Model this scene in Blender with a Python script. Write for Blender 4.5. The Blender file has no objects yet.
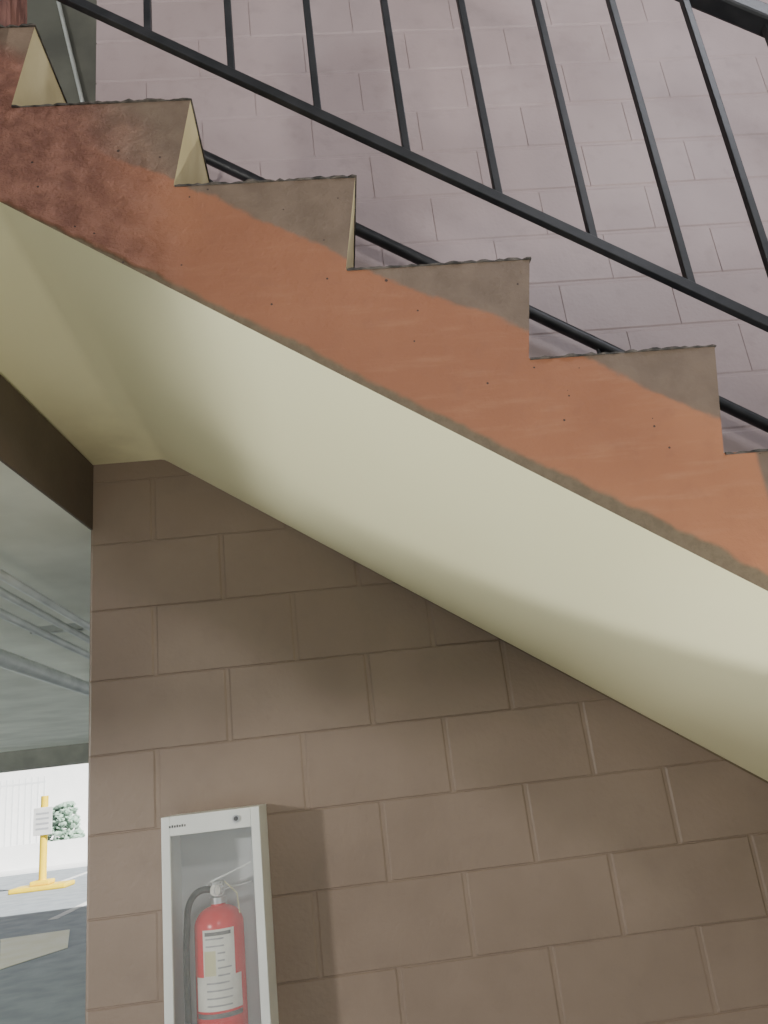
import bpy, bmesh, math, random
from mathutils import Vector, Matrix
random.seed(4)
S=bpy.context.scene
COL=S.collection

# ------------------------------------------------------------------ materials
def nt(name):
    m=bpy.data.materials.new(name); m.use_nodes=True
    t=m.node_tree; b=t.nodes['Principled BSDF']
    return m,t,b
def paint(name,c1,c2,scale=3.0,rough=0.6,bump=0.15,bscale=60,metal=0,detail=6):
    m,t,b=nt(name); N=t.nodes; L=t.links
    tc=N.new('ShaderNodeTexCoord')
    n=N.new('ShaderNodeTexNoise'); n.inputs['Scale'].default_value=scale; n.inputs['Detail'].default_value=detail
    L.new(tc.outputs['Object'],n.inputs['Vector'])
    r=N.new('ShaderNodeValToRGB'); r.color_ramp.elements[0].position=.35; r.color_ramp.elements[1].position=.68
    r.color_ramp.elements[0].color=(*c1,1); r.color_ramp.elements[1].color=(*c2,1)
    L.new(n.outputs['Fac'],r.inputs['Fac'])
    L.new(r.outputs['Color'],b.inputs['Base Color'])
    b.inputs['Roughness'].default_value=rough; b.inputs['Metallic'].default_value=metal
    if bump:
        n2=N.new('ShaderNodeTexNoise'); n2.inputs['Scale'].default_value=bscale; n2.inputs['Detail'].default_value=5
        L.new(tc.outputs['Object'],n2.inputs['Vector'])
        bp=N.new('ShaderNodeBump'); bp.inputs['Strength'].default_value=bump; bp.inputs['Distance'].default_value=.004
        L.new(n2.outputs['Fac'],bp.inputs['Height']); L.new(bp.outputs['Normal'],b.inputs['Normal'])
    return m

def mathn(t,op,a=None,b=None,c=None):
    n=t.nodes.new('ShaderNodeMath'); n.operation=op
    for i,v in enumerate((a,b,c)):
        if v is None: continue
        if isinstance(v,(int,float)): n.inputs[i].default_value=v
        else: t.links.new(v,n.inputs[i])
    return n.outputs[0]
def mixc(t,f,a,b):
    n=t.nodes.new('ShaderNodeMix'); n.data_type='RGBA'
    if isinstance(f,(int,float)): n.inputs[0].default_value=f
    else: t.links.new(f,n.inputs[0])
    for i,v in ((6,a),(7,b)):
        if isinstance(v,tuple): n.inputs[i].default_value=(*v,1)
        else: t.links.new(v,n.inputs[i])
    return n.outputs[2]
def noise(t,vec,scale,detail=5,rough=.5):
    n=t.nodes.new('ShaderNodeTexNoise'); n.inputs['Scale'].default_value=scale
    n.inputs['Detail'].default_value=detail; n.inputs['Roughness'].default_value=rough
    t.links.new(vec,n.inputs['Vector']); return n.outputs['Fac']
def smooth(t,v,lo,hi):
    n=t.nodes.new('ShaderNodeMapRange'); n.interpolation_type='SMOOTHSTEP'
    t.links.new(v,n.inputs[0]); n.inputs[1].default_value=lo; n.inputs[2].default_value=hi
    return n.outputs[0]
def inv(t,v): return mathn(t,'SUBTRACT',1.0,v)

def mat_block():
    m,t,b=nt('block_wall_paint'); N=t.nodes; L=t.links
    g=N.new('ShaderNodeNewGeometry'); sp=N.new('ShaderNodeSeparateXYZ'); L.new(g.outputs['Position'],sp.inputs[0])
    P=g.outputs['Position']
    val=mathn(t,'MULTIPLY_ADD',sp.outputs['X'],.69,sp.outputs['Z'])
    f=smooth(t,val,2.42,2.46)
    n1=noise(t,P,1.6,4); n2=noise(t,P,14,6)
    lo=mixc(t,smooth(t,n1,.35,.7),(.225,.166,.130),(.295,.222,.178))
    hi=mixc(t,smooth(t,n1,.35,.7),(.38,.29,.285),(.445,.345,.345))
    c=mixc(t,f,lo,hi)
    c=mixc(t,mathn(t,'MULTIPLY',smooth(t,n2,.5,.8),.18),c,(.16,.12,.10))
    L.new(c,b.inputs['Base Color']); b.inputs['Roughness'].default_value=.5
    n3=noise(t,P,70,4); h=mathn(t,'MULTIPLY_ADD',noise(t,P,9,3),1.2,n3)
    bp=N.new('ShaderNodeBump'); bp.inputs['Strength'].default_value=.3; bp.inputs['Distance'].default_value=.005
    L.new(h,bp.inputs['Height']); L.new(bp.outputs['Normal'],b.inputs['Normal'])
    return m
def mat_side():
    m,t,b=nt('stair_side_paint'); N=t.nodes; L=t.links
    g=N.new('ShaderNodeNewGeometry'); P=g.outputs['Position']
    sp=N.new('ShaderNodeSeparateXYZ'); L.new(P,sp.inputs[0])
    val=mathn(t,'MULTIPLY_ADD',sp.outputs['X'],.69,sp.outputs['Z'])
    n1=noise(t,P,5,5); n2=noise(t,P,22,6); n3=noise(t,P,2.2,3); n4=noise(t,P,75,6,.65)
    mp=N.new('ShaderNodeMapping'); mp.inputs['Rotation'].default_value=(0,math.radians(-34.6),0); mp.inputs['Scale'].default_value=(1,1,7)
    L.new(P,mp.inputs[0])
    n5=noise(t,mp.outputs[0],7,5,.6)
    v2=mathn(t,'MULTIPLY_ADD',sp.outputs['X'],-.07,val)
    v2=mathn(t,'MULTIPLY_ADD',n1,.10,v2)
    v2=mathn(t,'MULTIPLY_ADD',n4,.012,v2)
    up=smooth(t,v2,2.570,2.584)
    brown=mixc(t,smooth(t,n2,.3,.7),(.135,.092,.064),(.17,.118,.084))
    brown=mixc(t,mathn(t,'MULTIPLY',smooth(t,n4,.5,.7),.2),brown,(.22,.16,.115))
    orange=mixc(t,smooth(t,n3,.35,.65),(.285,.108,.050),(.375,.152,.072))
    orange=mixc(t,mathn(t,'MULTIPLY',smooth(t,n5,.48,.75),.4),orange,(.42,.195,.105))
    orange=mixc(t,mathn(t,'MULTIPLY',smooth(t,n2,.52,.75),.3),orange,(.22,.09,.05))
    # orange gets darker toward the head of the flight
    orange=mixc(t,mathn(t,'MULTIPLY',inv(t,smooth(t,sp.outputs['X'],-.25,.45)),.45),orange,(.21,.084,.049))
    c=mixc(t,up,orange,brown)
    rx=mathn(t,'MULTIPLY_ADD',n1,.03,sp.outputs['X'])
    c=mixc(t,smooth(t,rx,.735,.745),c,brown)
    v3=mathn(t,'MULTIPLY_ADD',n2,.026,val)
    v3=mathn(t,'MULTIPLY_ADD',n1,.018,v3)
    v3=mathn(t,'MULTIPLY_ADD',sp.outputs['X'],-.018,v3)
    st=smooth(t,v3,2.306,2.320)
    olive=mixc(t,smooth(t,n4,.4,.6),(.12,.088,.052),(.145,.108,.065))
    c=mixc(t,st,olive,c)
    lx=mathn(t,'MULTIPLY_ADD',n1,.22,sp.outputs['X'])
    lf=inv(t,smooth(t,lx,-.30,-.08))
    plaster=mixc(t,smooth(t,n2,.35,.68),(.21,.088,.060),(.36,.165,.115))
    keep=mathn(t,'MULTIPLY',lf,mathn(t,'MULTIPLY',st,inv(t,smooth(t,val,2.60,2.66))))
    c=mixc(t,keep,c,plaster)
    holes=None
    for sc,th,rr in ((26,.82,.075),(60,.92,.12),(9,.90,.05)):
        vo=N.new('ShaderNodeTexVoronoi'); vo.inputs['Scale'].default_value=sc; L.new(P,vo.inputs['Vector'])
        sx=N.new('ShaderNodeSeparateColor'); L.new(vo.outputs['Color'],sx.inputs[0])
        rad=mathn(t,'MULTIPLY',mathn(t,'GREATER_THAN',sx.outputs[0],th),rr)
        h=mathn(t,'LESS_THAN',vo.outputs['Distance'],rad)
        holes=h if holes is None else mathn(t,'MAXIMUM',holes,h)
    c=mixc(t,holes,c,(.04,.02,.015))
    L.new(c,b.inputs['Base Color']); b.inputs['Roughness'].default_value=.6
    hgt=mathn(t,'SUBTRACT',mathn(t,'MULTIPLY',mathn(t,'ADD',n2,n4),mathn(t,'MULTIPLY_ADD',keep,4.0,.6)),holes)
    bp=N.new('ShaderNodeBump'); bp.inputs['Strength'].default_value=.65; bp.inputs['Distance'].default_value=.006
    L.new(hgt,bp.inputs['Height']); L.new(bp.outputs['Normal'],b.inputs['Normal'])
    return m
def mat_soffit():
    m,t,b=nt('soffit_cream_paint'); N=t.nodes; L=t.links
    g=N.new('ShaderNodeNewGeometry'); P=g.outputs['Position']
    sp=N.new('ShaderNodeSeparateXYZ'); L.new(P,sp.inputs[0])
    n1=noise(t,P,1.5,3); n2=noise(t,P,9,6)
    c=mixc(t,n1,(.82,.77,.49),(.88,.84,.58))
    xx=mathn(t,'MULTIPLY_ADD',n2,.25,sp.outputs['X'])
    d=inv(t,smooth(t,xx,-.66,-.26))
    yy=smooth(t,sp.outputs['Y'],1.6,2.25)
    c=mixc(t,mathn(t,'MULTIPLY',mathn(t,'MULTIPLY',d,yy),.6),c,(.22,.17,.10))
    L.new(c,b.inputs['Base Color']); b.inputs['Roughness'].default_value=.5
    bp=N.new('ShaderNodeBump'); bp.inputs['Strength'].default_value=.12; bp.inputs['Distance'].default_value=.004
    L.new(n2,bp.inputs['Height']); L.new(bp.outputs['Normal'],b.inputs['Normal'])
    return m

M={}
M['block']=mat_block(); M['side']=mat_side(); M['soffit']=mat_soffit()
M['riser']=paint('riser_cream',(.52,.43,.22),(.64,.55,.31),8,.6,.2,40)
M['tread']=paint('tread_dark_edge',(.02,.018,.016),(.12,.10,.085),60,.7)
M['plaster']=paint('red_plaster',(.16,.07,.055),(.28,.13,.10),14,.8,.8,30)
M['fascia']=paint('fascia_dark_brown',(.085,.065,.052),(.12,.09,.072),4,.6)
M['conc']=paint('ceiling_concrete',(.56,.57,.50),(.72,.73,.65),2.5,.8)
M['darkconc']=paint('dark_concrete',(.14,.14,.12),(.22,.22,.185),3,.8)
M['iron']=paint('black_iron',(.008,.009,.012),(.020,.020,.024),20,.45,.1,80)
M['asphalt']=paint('asphalt',(.25,.285,.31),(.34,.375,.40),3,.8,.3,120)
M['bounce']=paint('bounce_concrete',(.42,.40,.34),(.52,.50,.43),2,.8,.2,80)
M['line']=paint('line_paint',(.6,.6,.58),(.8,.8,.78),8,.7)
M['sunpatch']=paint('sun_patch_cream',(.86,.82,.60),(.93,.90,.74),3,.7)  # cream that stands for sunlight on the floor
M['white']=paint('white_enamel',(.80,.82,.81),(.88,.90,.89),6,.35,.03)
M['inner']=paint('cabinet_inner',(.62,.65,.66),(.70,.73,.74),6,.5,.03)
M['red']=paint('extinguisher_red',(.65,.010,.02),(.75,.015,.03),6,.25,0)
M['label']=paint('label_paper',(.70,.70,.66),(.82,.82,.77),30,.5,0)
M['ink']=paint('label_ink',(.08,.08,.09),(.2,.2,.2),40,.5,0)
M['text']=paint('label_grey_text',(.30,.31,.33),(.45,.45,.46),60,.5,0)
M['tagy']=paint('label_yellow',(.62,.60,.36),(.70,.68,.44),10,.5,0)
M['rubber']=paint('black_rubber',(.03,.03,.032),(.05,.05,.052),10,.5,0)
M['steel']=paint('steel',(.55,.56,.57),(.7,.7,.7),20,.3,.05,60,metal=.9)
M['pipe']=paint('painted_pipe',(.55,.57,.55),(.70,.72,.69),8,.5)
M['fence']=paint('fence_white',(.74,.76,.76),(.82,.84,.84),8,.5)
M['yellow']=paint('safety_yellow',(.80,.55,.005),(.88,.63,.01),8,.5)
M['stucco']=paint('white_stucco',(.86,.87,.86),(.93,.93,.92),2,.8)
M['leaf']=paint('leaf',(.22,.34,.26),(.42,.54,.44),9,.7,.6,12)
M['board']=paint('sign_board',(.6,.6,.58),(.72,.72,.7),6,.5,0)
def glass():
    m,t,b=nt('acrylic_window')
    b.inputs['Base Color'].default_value=(.93,.97,.97,1); b.inputs['Roughness'].default_value=.04
    b.inputs['Alpha'].default_value=.08; b.inputs['Specular IOR Level'].default_value=.5
    return m
M['glass']=glass()

# ------------------------------------------------------------------ mesh helpers
def mesh_obj(name,verts,faces,mats,midx=None,parent=None,smoothf=False):
    me=bpy.data.meshes.new(name); me.from_pydata([Vector(v) for v in verts],[],faces)
    for mm in mats: me.materials.append(mm)
    if midx:
        for p,i in zip(me.polygons,midx): p.material_index=i
    bm=bmesh.new(); bm.from_mesh(me); bmesh.ops.recalc_face_normals(bm,faces=bm.faces); bm.to_mesh(me); bm.free()
    if smoothf:
        for p in me.polygons: p.use_smooth=True
    o=bpy.data.objects.new(name,me); COL.objects.link(o)
    if parent: o.parent=parent
    return o
def box(name,a,b,mat,parent=None,bev=0.0):
    x0,y0,z0=a; x1,y1,z1=b
    v=[(x0,y0,z0),(x1,y0,z0),(x1,y1,z0),(x0,y1,z0),(x0,y0,z1),(x1,y0,z1),(x1,y1,z1),(x0,y1,z1)]
    f=[(0,3,2,1),(4,5,6,7),(0,1,5,4),(1,2,6,5),(2,3,7,6),(3,0,4,7)]
    o=mesh_obj(name,v,f,[mat],parent=parent)
    if bev:
        md=o.modifiers.new('bevel','BEVEL'); md.width=bev; md.segments=2
    return o
def prism(name,poly,z0,z1,mat,parent=None):
    n=len(poly); v=[(x,y,z0) for x,y in poly]+[(x,y,z1) for x,y in poly]
    f=[tuple(range(n)),tuple(range(n,2*n))]+[(i,(i+1)%n,n+(i+1)%n,n+i) for i in range(n)]
    return mesh_obj(name,v,f,[mat],parent=parent)
def tube(name,pts,r,mat,parent=None,seg=12,square=False):
    cu=bpy.data.curves.new(name,'CURVE'); cu.dimensions='3D'
    sp=cu.splines.new('POLY'); sp.points.add(len(pts)-1)
    for p,q in zip(sp.points,pts): p.co=(*q,1)
    cu.bevel_depth=r; cu.bevel_resolution=0 if square else 4; cu.use_fill_caps=True
    o=bpy.data.objects.new(name,cu); COL.objects.link(o); cu.materials.append(mat)
    dg=bpy.context.evaluated_depsgraph_get(); me=bpy.data.meshes.new_from_object(o.evaluated_get(dg))
    bpy.data.objects.remove(o); me.materials.clear(); me.materials.append(mat)
    if not square:
        for p in me.polygons: p.use_smooth=True
    o=bpy.data.objects.new(name,me); COL.objects.link(o)
    if parent: o.parent=parent
    return o
def bar(name,p,q,w,h,mat,parent=None,bev=.0015):
    p=Vector(p); q=Vector(q); d=(q-p).normalized()
    up=Vector((0,0,1)) if abs(d.z)<.95 else Vector((1,0,0))
    s=d.cross(up).normalized(); u=s.cross(d).normalized()
    v=[]
    for c in (p,q):
        for a,b in ((-1,-1),(1,-1),(1,1),(-1,1)):
            v.append(c+s*w/2*a+u*h/2*b)
    o=mesh_obj(name,v,[(0,1,2,3),(4,5,6,7),(0,1,5,4),(1,2,6,5),(2,3,7,6),(3,0,4,7)],[mat],parent=parent)
    md=o.modifiers.new('bevel','BEVEL'); md.width=bev; md.segments=2
    return o
def lathe(name,prof,c,mat,parent=None,seg=40):
    v=[];f=[]
    for r,z in prof:
        for i in range(seg):
            a=2*math.pi*i/seg; v.append((c[0]+r*math.cos(a),c[1]+r*math.sin(a),c[2]+z))
    n=len(prof)
    for j in range(n-1):
        for i in range(seg):
            k=(i+1)%seg; f.append((j*seg+i,j*seg+k,(j+1)*seg+k,(j+1)*seg+i))
    f.append(tuple(range(seg))); f.append(tuple((n-1)*seg+i for i in range(seg)))
    o=mesh_obj(name,v,f,[mat],parent=parent,smoothf=True)
    md=o.modifiers.new('es','EDGE_SPLIT'); md.split_angle=math.radians(35)
    return o
def empty(name,loc=(0,0,0)):
    e=bpy.data.objects.new(name,None); COL.objects.link(e); e.empty_display_size=.1
    return e

# ------------------------------------------------------------------ constants
H=1.6; D=2.24; YS=1.14; SL=.69
XL=-.688
RUN=.294; RISE=RUN*SL
def nose(k): return (-.175+RUN*k, H+.940+RISE*(1.5-k))

# ------------------------------------------------------------------ block wall (back)
def block_wall():
    v=[];f=[]
    dep=.0035
    def q(*a):
        n=len(v); v.extend(a); f.append((n,n+1,n+2,n+3))
    x1=5.2; zmax=5.6
    for k in range(-8,21):
        z0=1.532+.2013*k; z1=z0+.2013
        z0=max(z0,0); z1=min(z1,zmax)
        if z1-z0<.03: continue
        off=-.104+(0 if k%2==0 else .2)
        n=-4
        while off+.4*n<x1:
            a=off+.4*n; b=a+.4; n+=1
            a=max(a,XL-.003); b=min(b,x1)
            if b-a<.03: continue
            up=z0+.69*(a+b)/2>2.35
            jx=.0005 if up else .0034
            jz=.0034 if up else .0008
            bx=.0010 if up else .006
            bz=.007 if up else .0025
            jj=(random.random()-.5)*(.0007 if up else .0016); j2=(random.random()-.5)*(.0004 if up else .0012)
            A=[(a+jx,D+dep,z0+jz),(b-jx,D+dep,z0+jz),(b-jx,D+dep,z1-jz),(a+jx,D+dep,z1-jz)]
            y=D+jj
            B=[(a+jx+bx,y,z0+jz+bz),(b-jx-bx,y+j2,z0+jz+bz),(b-jx-bx,y+j2,z1-jz-bz),(a+jx+bx,y,z1-jz-bz)]
            q(*B)
            for i in range(4): q(A[i],A[(i+1)%4],B[(i+1)%4],B[i])
    x0=XL; y0=D+dep-.0005; y1=D+.2
    n=len(v); v.extend([(x0,y0,0),(x1,y0,0),(x1,y1,0),(x0,y1,0),(x0,y0,zmax),(x1,y0,zmax),(x1,y1,zmax),(x0,y1,zmax)])
    f.extend([tuple(n+i for i in t) for t in [(0,3,2,1),(4,5,6,7),(0,1,5,4),(1,2,6,5),(2,3,7,6),(3,0,4,7)]])
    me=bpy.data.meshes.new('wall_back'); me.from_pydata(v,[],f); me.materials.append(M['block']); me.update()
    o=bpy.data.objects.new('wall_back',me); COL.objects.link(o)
block_wall()

# ------------------------------------------------------------------ staircase
def staircase():
    E=empty('concrete_staircase')
    top=[]
    und=.036
    KL=-2; KR=11
    kinds=[]
    zt=nose(KL)[1]
    XE=-1.0
    top.append((XE,zt)); kinds.append(2)
    for k in range(KL,KR+1):
        x,z=nose(k)
        top.append((x,z)); kinds.append(1)
        zb=nose(k+1)[1]
        if zb<0.02:
            top.append((x-und,0)); kinds.append(9); break
        top.append((x-und,zb+.004)); kinds.append(2)
    else:
        kinds[-1]=9
    def zf(x):
        if x>-.53: return H+.676-.688*x
        a=H+.676+.688*.53
        if x>-.80: return a+(2.60-a)*(-.53-x)/.27
        return 2.60
    def zb_(x):
        l=H+.676-.688*x; f=2.598; k=.008
        h=max(k-abs(l-f),0)/k
        return min(l,f)-h*h*k*.25
    lowF=[(3.28,0.0),(-.53,zf(-.53)),(-.80,2.60),(XE,2.60)]
    lowB=[(3.28,0.0),(-.465,2.598),(-.69,2.598),(XE,2.60)]
    F=[(x,YS,z) for x,z in top]+[(x,YS,z) for x,z in lowF]
    B=[(x,D-.001,z) for x,z in top]+[(x,D-.001,z) for x,z in lowB]
    n=len(F); nt_=len(top)
    v=F+B; f=[];mi=[]
    f.append(tuple(range(n))); mi.append(0)
    f.append(tuple(range(n,2*n))); mi.append(0)
    for i in range(n):
        j=(i+1)%n
        if nt_<=i<n-1: continue      # soffit is the separate smooth skin below
        f.append((i,j,n+j,n+i))
        if i<nt_: mi.append({1:1,2:3,9:0}[kinds[i]])
        else: mi.append(0)
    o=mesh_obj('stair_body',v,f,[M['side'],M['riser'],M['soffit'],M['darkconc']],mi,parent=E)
    bm=bmesh.new(); bm.from_mesh(o.data)
    bmesh.ops.triangulate(bm,faces=[q for q in bm.faces if len(q.verts)>4]); bm.to_mesh(o.data); bm.free()
    xs=[XE+(.4-XE)*i/110 for i in range(110)]+[.4+(3.28-.4)*i/20 for i in range(21)]
    R_=16; vv=[];ff=[]
    for x in xs:
        for r in range(R_+1):
            t=r/R_; vv.append((x,YS+(D-.001-YS)*t,zf(x)*(1-t)+zb_(x)*t))
    for i in range(len(xs)-1):
        for r in range(R_):
            a=i*(R_+1)+r; ff.append((a,a+1,a+R_+2,a+R_+1))
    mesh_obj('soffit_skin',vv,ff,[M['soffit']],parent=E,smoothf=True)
    for i,k in enumerate(range(KL,KR+1)):
        x,z=nose(k)
        if z<.05: continue
        xl=nose(k-1)[0]-und+.002 if k>KL else XE
        N=40; vv=[];ff=[]
        for s in range(N+1):
            xx=xl+(x+.003-xl)*s/N
            e=random.uniform(0,.005); h=random.uniform(.002,.006)
            vv+= [(xx,YS-e,z+.0005),(xx,YS-e,z+h),(xx,D-.006,z+h),(xx,D-.006,z+.0005)]
            if s:
                a=4*(s-1); b=4*s
                for q in range(4): ff.append((a+q,a+(q+1)%4,b+(q+1)%4,b+q))
        ff.append((0,1,2,3)); ff.append((4*N,4*N+1,4*N+2,4*N+3))
        mesh_obj('tread_sheet_%d'%(i+1),vv,ff,[M['tread']],parent=E)
    bm=bmesh.new()
    bmesh.ops.create_cube(bm,size=1,matrix=Matrix.Translation((-.635,YS+.055,3.45))@Matrix.Diagonal((.19,.15,1.3,1)))
    bmesh.ops.subdivide_edges(bm,edges=bm.edges,cuts=14,use_grid_fill=True)
    for q in bm.verts:
        q.co+=Vector((random.uniform(-1,1),random.uniform(-1,1),0))*.004
    me=bpy.data.meshes.new('plaster_pier'); bm.to_mesh(me); bm.free(); me.materials.append(M['plaster'])
    o=bpy.data.objects.new('plaster_pier',me); COL.objects.link(o); o.parent=E
staircase()

# ------------------------------------------------------------------ guard railing
def railing():
    E=empty('stair_guard_railing'); Y=1.17
    def zb(x): return H+1.270-.694*x
    def zt(x): return H+2.150-.694*x
    xa,xb=-.62,3.35
    bar('bottom_rail',(xa,Y,zb(xa)),(xb,Y,zb(xb)),.016,.020,M['iron'],E)
    bar('top_rail',(xa,Y,zt(xa)),(xb,Y,zt(xb)),.046,.040,M['iron'],E,.006)
    i=0
    for k in range(-4,21):
        x=.0655+.162*k
        if x<xa+.03 or x>xb-.03: continue
        i+=1
        bar('baluster_%d'%i,(x,Y,zb(x)),(x,Y,zt(x)),.0145,.0145,M['iron'],E)
    for n,x in (('post_1',2.25),('post_2',xb)):
        k=math.ceil((x+.175)/RUN); zf=max(nose(k)[1],0)
        bar(n,(x,Y+.001,zf),(x,Y+.001,zt(x)),.036,.036,M['iron'],E)
railing()
def handrail():
    E=empty('wall_handrail'); Y=2.165
    z=lambda x:H+1.905-.69*x
    pts=[(-.45,Y,z(-.45)),(3.2,Y,z(3.2)),(3.5,Y,z(3.2))]
    tube('rail_tube',pts,.020,M['iron'],E)
    for i,x in enumerate((-.3,.95,1.95,2.95)):
        tube('bracket_%d'%(i+1),[(x,Y,z(x)-.02),(x,Y,z(x)-.06),(x,D-.005,z(x)-.07)],.006,M['iron'],E)
        tube('rose_%d'%(i+1),[(x,D-.008,z(x)-.07),(x,D+.001,z(x)-.07)],.03,M['iron'],E)
handrail()

# ------------------------------------------------------------------ cabinet + extinguisher
def cabinet():
    E=empty('fire_extinguisher_cabinet')
    x0,x1=-.450,-.215; y0,y1=2.05,D-.001; z1=H-.040; z0=z1-.62; t=.006
    W=M['white']; I=M['inner']
    box('back_panel',(x0+t,y1-.004,z0+t),(x1-t,y1,z1-t),I,E)
    box('side_left',(x0,y0+.004,z0),(x0+t,y1,z1),W,E)
    box('side_right',(x1-t,y0+.004,z0),(x1,y1,z1),W,E)
    box('top_panel',(x0+t,y0+.004,z1-t),(x1-t,y1,z1),W,E)
    box('bottom_panel',(x0+t,y0+.004,z0),(x1-t,y1,z0+t),W,E)
    a=.020; top=.045
    box('door_stile_left',(x0-.001,y0-.012,z0),(x0+a,y0+.004,z1),W,E,.002)
    box('door_stile_right',(x1-a,y0-.012,z0),(x1+.001,y0+.004,z1),W,E,.002)
    box('door_head',(x0+a,y0-.012,z1-top),(x1-a,y0+.004,z1),W,E,.002)
    box('door_sill',(x0+a,y0-.012,z0),(x1-a,y0+.004,z0+a),W,E,.002)
    box('door_window',(x0+a-.002,y0-.004,z0+a-.002),(x1-a+.002,y0-.001,z1-top+.002),M['glass'],E)
    cx,cz=x1-.055,z1-.022
    tube('lock_ring',[(cx,y0-.018,cz),(cx,y0-.011,cz)],.009,M['steel'],E)
    tube('lock_core',[(cx,y0-.0195,cz),(cx,y0-.017,cz)],.0055,M['ink'],E)
    for i in range(7):
        xx=x0+.018+i*.006
        box('plate_mark_%d'%(i+1),(xx,y0-.0126,z1-.026),(xx+.004,y0-.0119,z1-.021+.001*(i%2)),M['ink'],E)
cabinet()
def extinguisher():
    E=empty('fire_extinguisher')
    c=(-.337,2.140,H-.65); R=.060
    hgt=.395
    prof=[(R*.88,0),(R,.008),(R,hgt-.05)]
    for i in range(1,9):
        a=math.pi/2*i/8; prof.append((R*math.cos(a)*.78+R*.22 if i<8 else .018, hgt-.05+.045*math.sin(a)))
    prof+= [(.018,hgt+.012)]
    lathe('cylinder',prof,c,M['red'],E)
    lathe('neck_collar',[(.021,0),(.021,.014),(.014,.016),(.014,.03)],(c[0],c[1],c[2]+hgt),M['steel'],E,24)
    zt=c[2]+hgt+.02
    box('valve_block',(c[0]-.014,c[1]-.014,zt),(c[0]+.014,c[1]+.014,zt+.03),M['steel'],E,.003)
    def wrap(name,z0,z1,a0,a1,mat,r):
        v=[];f=[];n=24
        for i in range(n+1):
            a=a0+(a1-a0)*i/n
            for z in (z0,z1): v.append((c[0]+r*math.cos(a),c[1]+r*math.sin(a),c[2]+z))
        for i in range(n): f.append((2*i,2*i+1,2*i+3,2*i+2))
        return mesh_obj(name,v,f,[mat],parent=E,smoothf=True)
    A=-math.pi/2
    wrap('label_front',.195,.345,A-.55,A+.75,M['label'],R+.0006)
    wrap('label_lower',.175,.245,A-.95,A+1.05,M['label'],R+.0009)
    for i in range(10):
        z=.184+i*.0155
        if .235<z<.30: a0=A+.05
        else: a0=A-.42
        wrap('label_text_%d'%(i+1),z,z+.0035,a0,A+random.uniform(.3,.62),M['text'],R+.0012)
    wrap('label_tag',.248,.300,A-.48,A-.02,M['tagy'],R+.0016)
    wrap('label_band',.160,.170,A-.95,A+1.05,M['ink'],R+.0008)
    wrap('label_header',.332,.340,A-.45,A+.6,M['ink'],R+.0011)
    x,y=c[0],c[1]-.004
    bar('carry_handle',(x+.0,y,zt+.008),(x+.085,y-.01,zt+.020),.018,.004,M['steel'],E)
    bar('squeeze_lever',(x-.015,y,zt+.03),(x+.088,y-.01,zt+.065),.018,.004,M['white'],E)
    bar('lever_bend',(x-.015,y,zt+.03),(x-.03,y,zt+.018),.018,.004,M['steel'],E)
    tube('pull_pin',[(x+.01,y-.03,zt+.026),(x+.01,y+.025,zt+.026)],.002,M['steel'],E)
    ring=[(x+.01+.013*math.cos(a*math.pi/8),y-.034,zt+.012+.013*math.sin(a*math.pi/8)) for a in range(17)]
    tube('pin_ring',ring,.0015,M['steel'],E)
    tube('gauge',[(x-.002,y-.026,zt+.012),(x-.002,y-.010,zt+.012)],.013,M['label'],E)
    tube('seal_tie',[(x+.02,y-.02,zt+.03),(x+.05,y-.022,zt-.0),(x+.055,y-.02,zt-.045)],.0015,M['tagy'],E)
    pts=[]
    for i in range(13):
        a=math.pi*.5*i/12
        pts.append((x-.014-.058*math.sin(a),y-.02,zt+.014-.058*(1-math.cos(a))+.008*math.sin(2*a)))
    lx,ly,lz=pts[-1]
    pts+= [(lx-.004,ly,lz-.06),(lx-.004,ly,lz-.15),(lx-.002,ly,lz-.27)]
    tube('hose',pts,.008,M['rubber'],E)
    tube('hose_nozzle',[(lx-.002,ly,lz-.27),(lx-.002,ly,lz-.33)],.012,M['rubber'],E)
    box('hose_clip',(c[0]-.085,c[1]-.03,c[2]+.10),(c[0]-.05,c[1]-.005,c[2]+.115),M['rubber'],E,.002)
    lathe('base_stand',[(R*.7,0),(R*.7,.018)],(c[0],c[1],H-.654),M['rubber'],E,24)
extinguisher()

# ------------------------------------------------------------------ structure
ZC=2.387
prism('ceiling',[(XL,D),(XL-.072,1.3),(-.92,-.5),(-16,-.5),(-16,10.6),(5.2,10.6),(5.2,D+.21),(XL,D+.21)],ZC,2.595,M['conc'])
prism('trim_1',[(XL+.006,D-.002),(XL-.066,1.3),(-.914,-.5),(-.921,-.5),(XL-.073,1.3),(XL-.001,D-.002)],ZC-.0005,2.5955,M['fascia'])
box('beam_edge',(-16,10.3,2.16),(5.2,10.7,ZC-.001),M['darkconc'])
box('light_blocker_beam',(-9,-.5,2.06),(-.92,-.2,ZC-.001),M['conc'])  # unseen beam, added to keep the garage light off the wall's upper part
box('ceiling_upper',(-16,-9,5.61),(10,10.6,5.8),M['darkconc'])
box('wall_landing_rear',(-6,2.95,2.6),(XL-.05,3.1,5.6),M['darkconc'])
tube('electrical_conduit',[(-.50-.04,2.925,2.62),(-1.11,2.925,5.58)],.010,M['pipe'])
box('floor',(-45,-25,-.1),(45,60,0),M['asphalt'])
box('floor_bounce_slab',(-1.0,-6,0.0),(8,D,.012),M['bounce'])  # pale slab added out of view to bounce light up under the stair
box('floor_sidewalk',(-40,25.5,0),(12,34,.05),M['stucco'])
box('wall_low_planter',(-30,27.2,.05),(-5,27.4,.75),M['stucco'])

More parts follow.
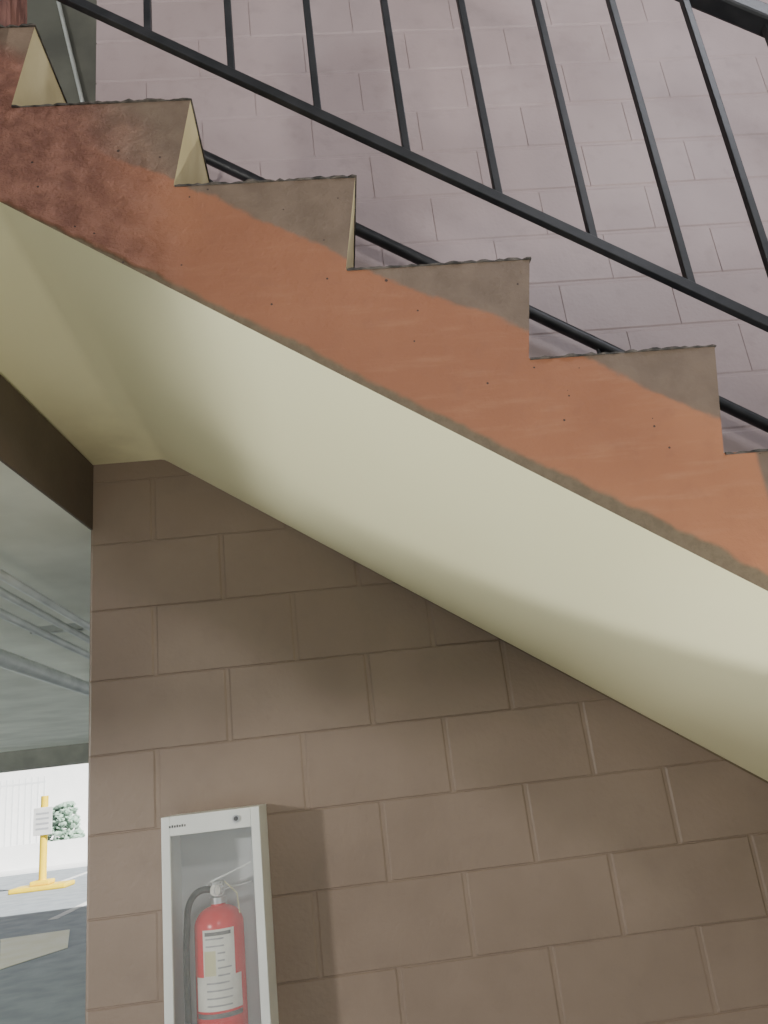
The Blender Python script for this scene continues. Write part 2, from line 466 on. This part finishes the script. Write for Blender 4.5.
def pipes():
    E=empty('ceiling_pipes')
    for i,(x,z,r) in enumerate(((-.98,2.30,.014),(-1.06,2.30,.014),(-1.16,2.29,.016),(-1.46,2.27,.038))):
        tube('pipe_%d'%(i+1),[(x,-.15,z),(x,10.2,z)],r,M['pipe'],E)
    for i,y in enumerate((3.3,5.2,7.1,9.0)):
        ring=[(-1.46+.046*math.cos(a*math.pi/8),y,2.27+.046*math.sin(a*math.pi/8)) for a in range(17)]
        tube('hanger_ring_%d'%(i+1),ring,.004,M['iron'],E)
        tube('hanger_rod_%d'%(i+1),[(-1.46,y,2.316),(-1.46,y,ZC)],.004,M['iron'],E)
        box('strut_%d'%(i+1),(-1.25,y-.02,2.318),(-.93,y+.02,2.345),M['pipe'],E)
pipes()

def sign(x,y):
    E=empty('yellow_sign_post')
    box('base_plate',(x-.62,y-.35,0),(x+.62,y+.35,.10),M['yellow'],E,.03)
    box('base_block',(x-.22,y-.2,.10),(x+.22,y+.2,.2),M['yellow'],E,.03)
    tube('pole',[(x,y,.2),(x,y,2.0)],.085,M['yellow'],E)
    box('sign_board',(x-.2,y-.13,1.15),(x+.22,y-.1,1.75),M['board'],E,.01)
    for i in range(4):
        box('sign_text_%d'%(i+1),(x-.14,y-.135,1.27+i*.11),(x+.15,y-.129,1.31+i*.11),M['text'],E)
sign(-7.0,19.6)
box('parking_line',(-7.15,20.6,0.0),(-6.98,25.4,.006),M['line'])
box('parking_line.001',(-4.9,14.0,0.0),(-4.75,24,.006),M['line'])
prism('floor_sun_patch',[(-5.02,12.5),(-4.09,12.58),(-3.6,11.0),(-4.05,10.1)],0,.006,M['sunpatch'])  # sunlit patch on the floor, put in as a cream polygon
box('building_facade',(-40,34,0),(12,35,9),M['stucco'])
def fence():
    E=empty('white_metal_fence')
    for i in range(34):
        x=-18+i*.22
        bar('picket_%d'%(i+1),(x,30,.05),(x,30,2.9),.05,.05,M['fence'],E)
    for j,z in enumerate((.25,2.7)):
        bar('fence_rail_%d'%(j+1),(-18,30,z),(-10.7,30,z),.06,.06,M['fence'],E)
fence()
def shrub(name,x,y,s):
    bm=bmesh.new()
    for i in range(300):
        a=random.uniform(0,6.28); r=s*math.sqrt(random.random()); z=(.1+random.uniform(.0,2.4)*s) if i>6 else .1
        mt=Matrix.Translation((x+r*math.cos(a)*(1.2-z/(3*s)),y+r*math.sin(a)*.6,z))@Matrix.Rotation(random.uniform(0,6),4,'Z')@Matrix.Rotation(random.uniform(0,3),4,'X')@Matrix.Diagonal((.16,.10,.05,1))
        bmesh.ops.create_icosphere(bm,subdivisions=1,radius=1,matrix=mt)
    zm=min(v.co.z for v in bm.verts)
    for v in bm.verts: v.co.z-=zm-.05
    me=bpy.data.meshes.new(name); bm.to_mesh(me); bm.free(); me.materials.append(M['leaf'])
    o=bpy.data.objects.new(name,me); COL.objects.link(o)
shrub('leafy_shrub',-9.5,28.5,.72)

# ------------------------------------------------------------------ lights
w=bpy.data.worlds.new('sky'); S.world=w; w.use_nodes=True
bg=w.node_tree.nodes['Background']; bg.inputs[0].default_value=(.86,.90,1.0,1); bg.inputs[1].default_value=.30
def area(name,loc,target,sx,sy,e,col):
    l=bpy.data.lights.new(name,'AREA'); l.shape='RECTANGLE'; l.size=sx; l.size_y=sy; l.energy=e; l.color=col
    o=bpy.data.objects.new(name,l); COL.objects.link(o); o.location=loc
    o.rotation_euler=(Vector(target)-Vector(loc)).to_track_quat('-Z','Y').to_euler(); return o
def spot(name,loc,d,deg,blend,e,col,r=.05):
    l=bpy.data.lights.new(name,'SPOT'); l.energy=e; l.spot_size=math.radians(deg); l.spot_blend=blend; l.shadow_soft_size=r; l.color=col
    o=bpy.data.objects.new(name,l); COL.objects.link(o); o.location=loc
    o.rotation_euler=Vector(d).to_track_quat('-Z','Y').to_euler(); return o
sun=bpy.data.lights.new('sun','SUN'); sun.energy=14; sun.angle=.01; sun.color=(1,.98,.94)
so=bpy.data.objects.new('sun',sun); COL.objects.link(so)
so.rotation_euler=Vector((-.6,.5,-.62)).to_track_quat('-Z','Y').to_euler()
area('light_garage_opening',(-3.3,-2.1,2.24),(.0,2.2,1.3),.26,.12,108,(1,.97,.90))
area('light_overhead',(.4,-3.0,3.8),(.4,2.0,1.9),.7,.45,50,(1,.97,.92))
area('light_upper_wall_fill',(2.5,-.5,5.3),(.9,2.2,3.2),1.2,.8,58,(.90,.91,1.0))  # area light added to brighten the upper wall
area('light_garage_bay',(-12,5,.9),(-2,5,2.0),6,1.2,900,(.96,1,.95))
spot('light_soffit_fill',(.9,0,.15),(-.139,.472,.871),33,.15,200,(.99,1,.92))  # added spot, its cone edge shapes the bright soffit patch; no lamp there
spot('light_soffit_fill.001',(-.35,-.5,.15),(-.20,1.75,2.35),46,.9,75,(1,.96,.80),.15)  # added warm fill for the left soffit, standing in for floor bounce

# ------------------------------------------------------------------ camera
psi=math.radians(5); p=math.radians(18.7)
R0=Vector((math.cos(psi),-math.sin(psi),0))
F=Vector((math.sin(psi)*math.cos(p),math.cos(psi)*math.cos(p),math.sin(p)))
U0=Vector((-math.sin(psi)*math.sin(p),-math.cos(psi)*math.sin(p),math.cos(p)))
rr=math.atan(.1178)
R=R0*math.cos(rr)-U0*math.sin(rr); U=R0*math.sin(rr)+U0*math.cos(rr)
cam=bpy.data.cameras.new('camera'); co=bpy.data.objects.new('camera',cam); COL.objects.link(co)
cam.sensor_fit='VERTICAL'; cam.sensor_height=24; cam.lens=24*769/1024
co.matrix_world=Matrix(((R.x,U.x,-F.x,0),(R.y,U.y,-F.y,0),(R.z,U.z,-F.z,H),(0,0,0,1)))
S.camera=co
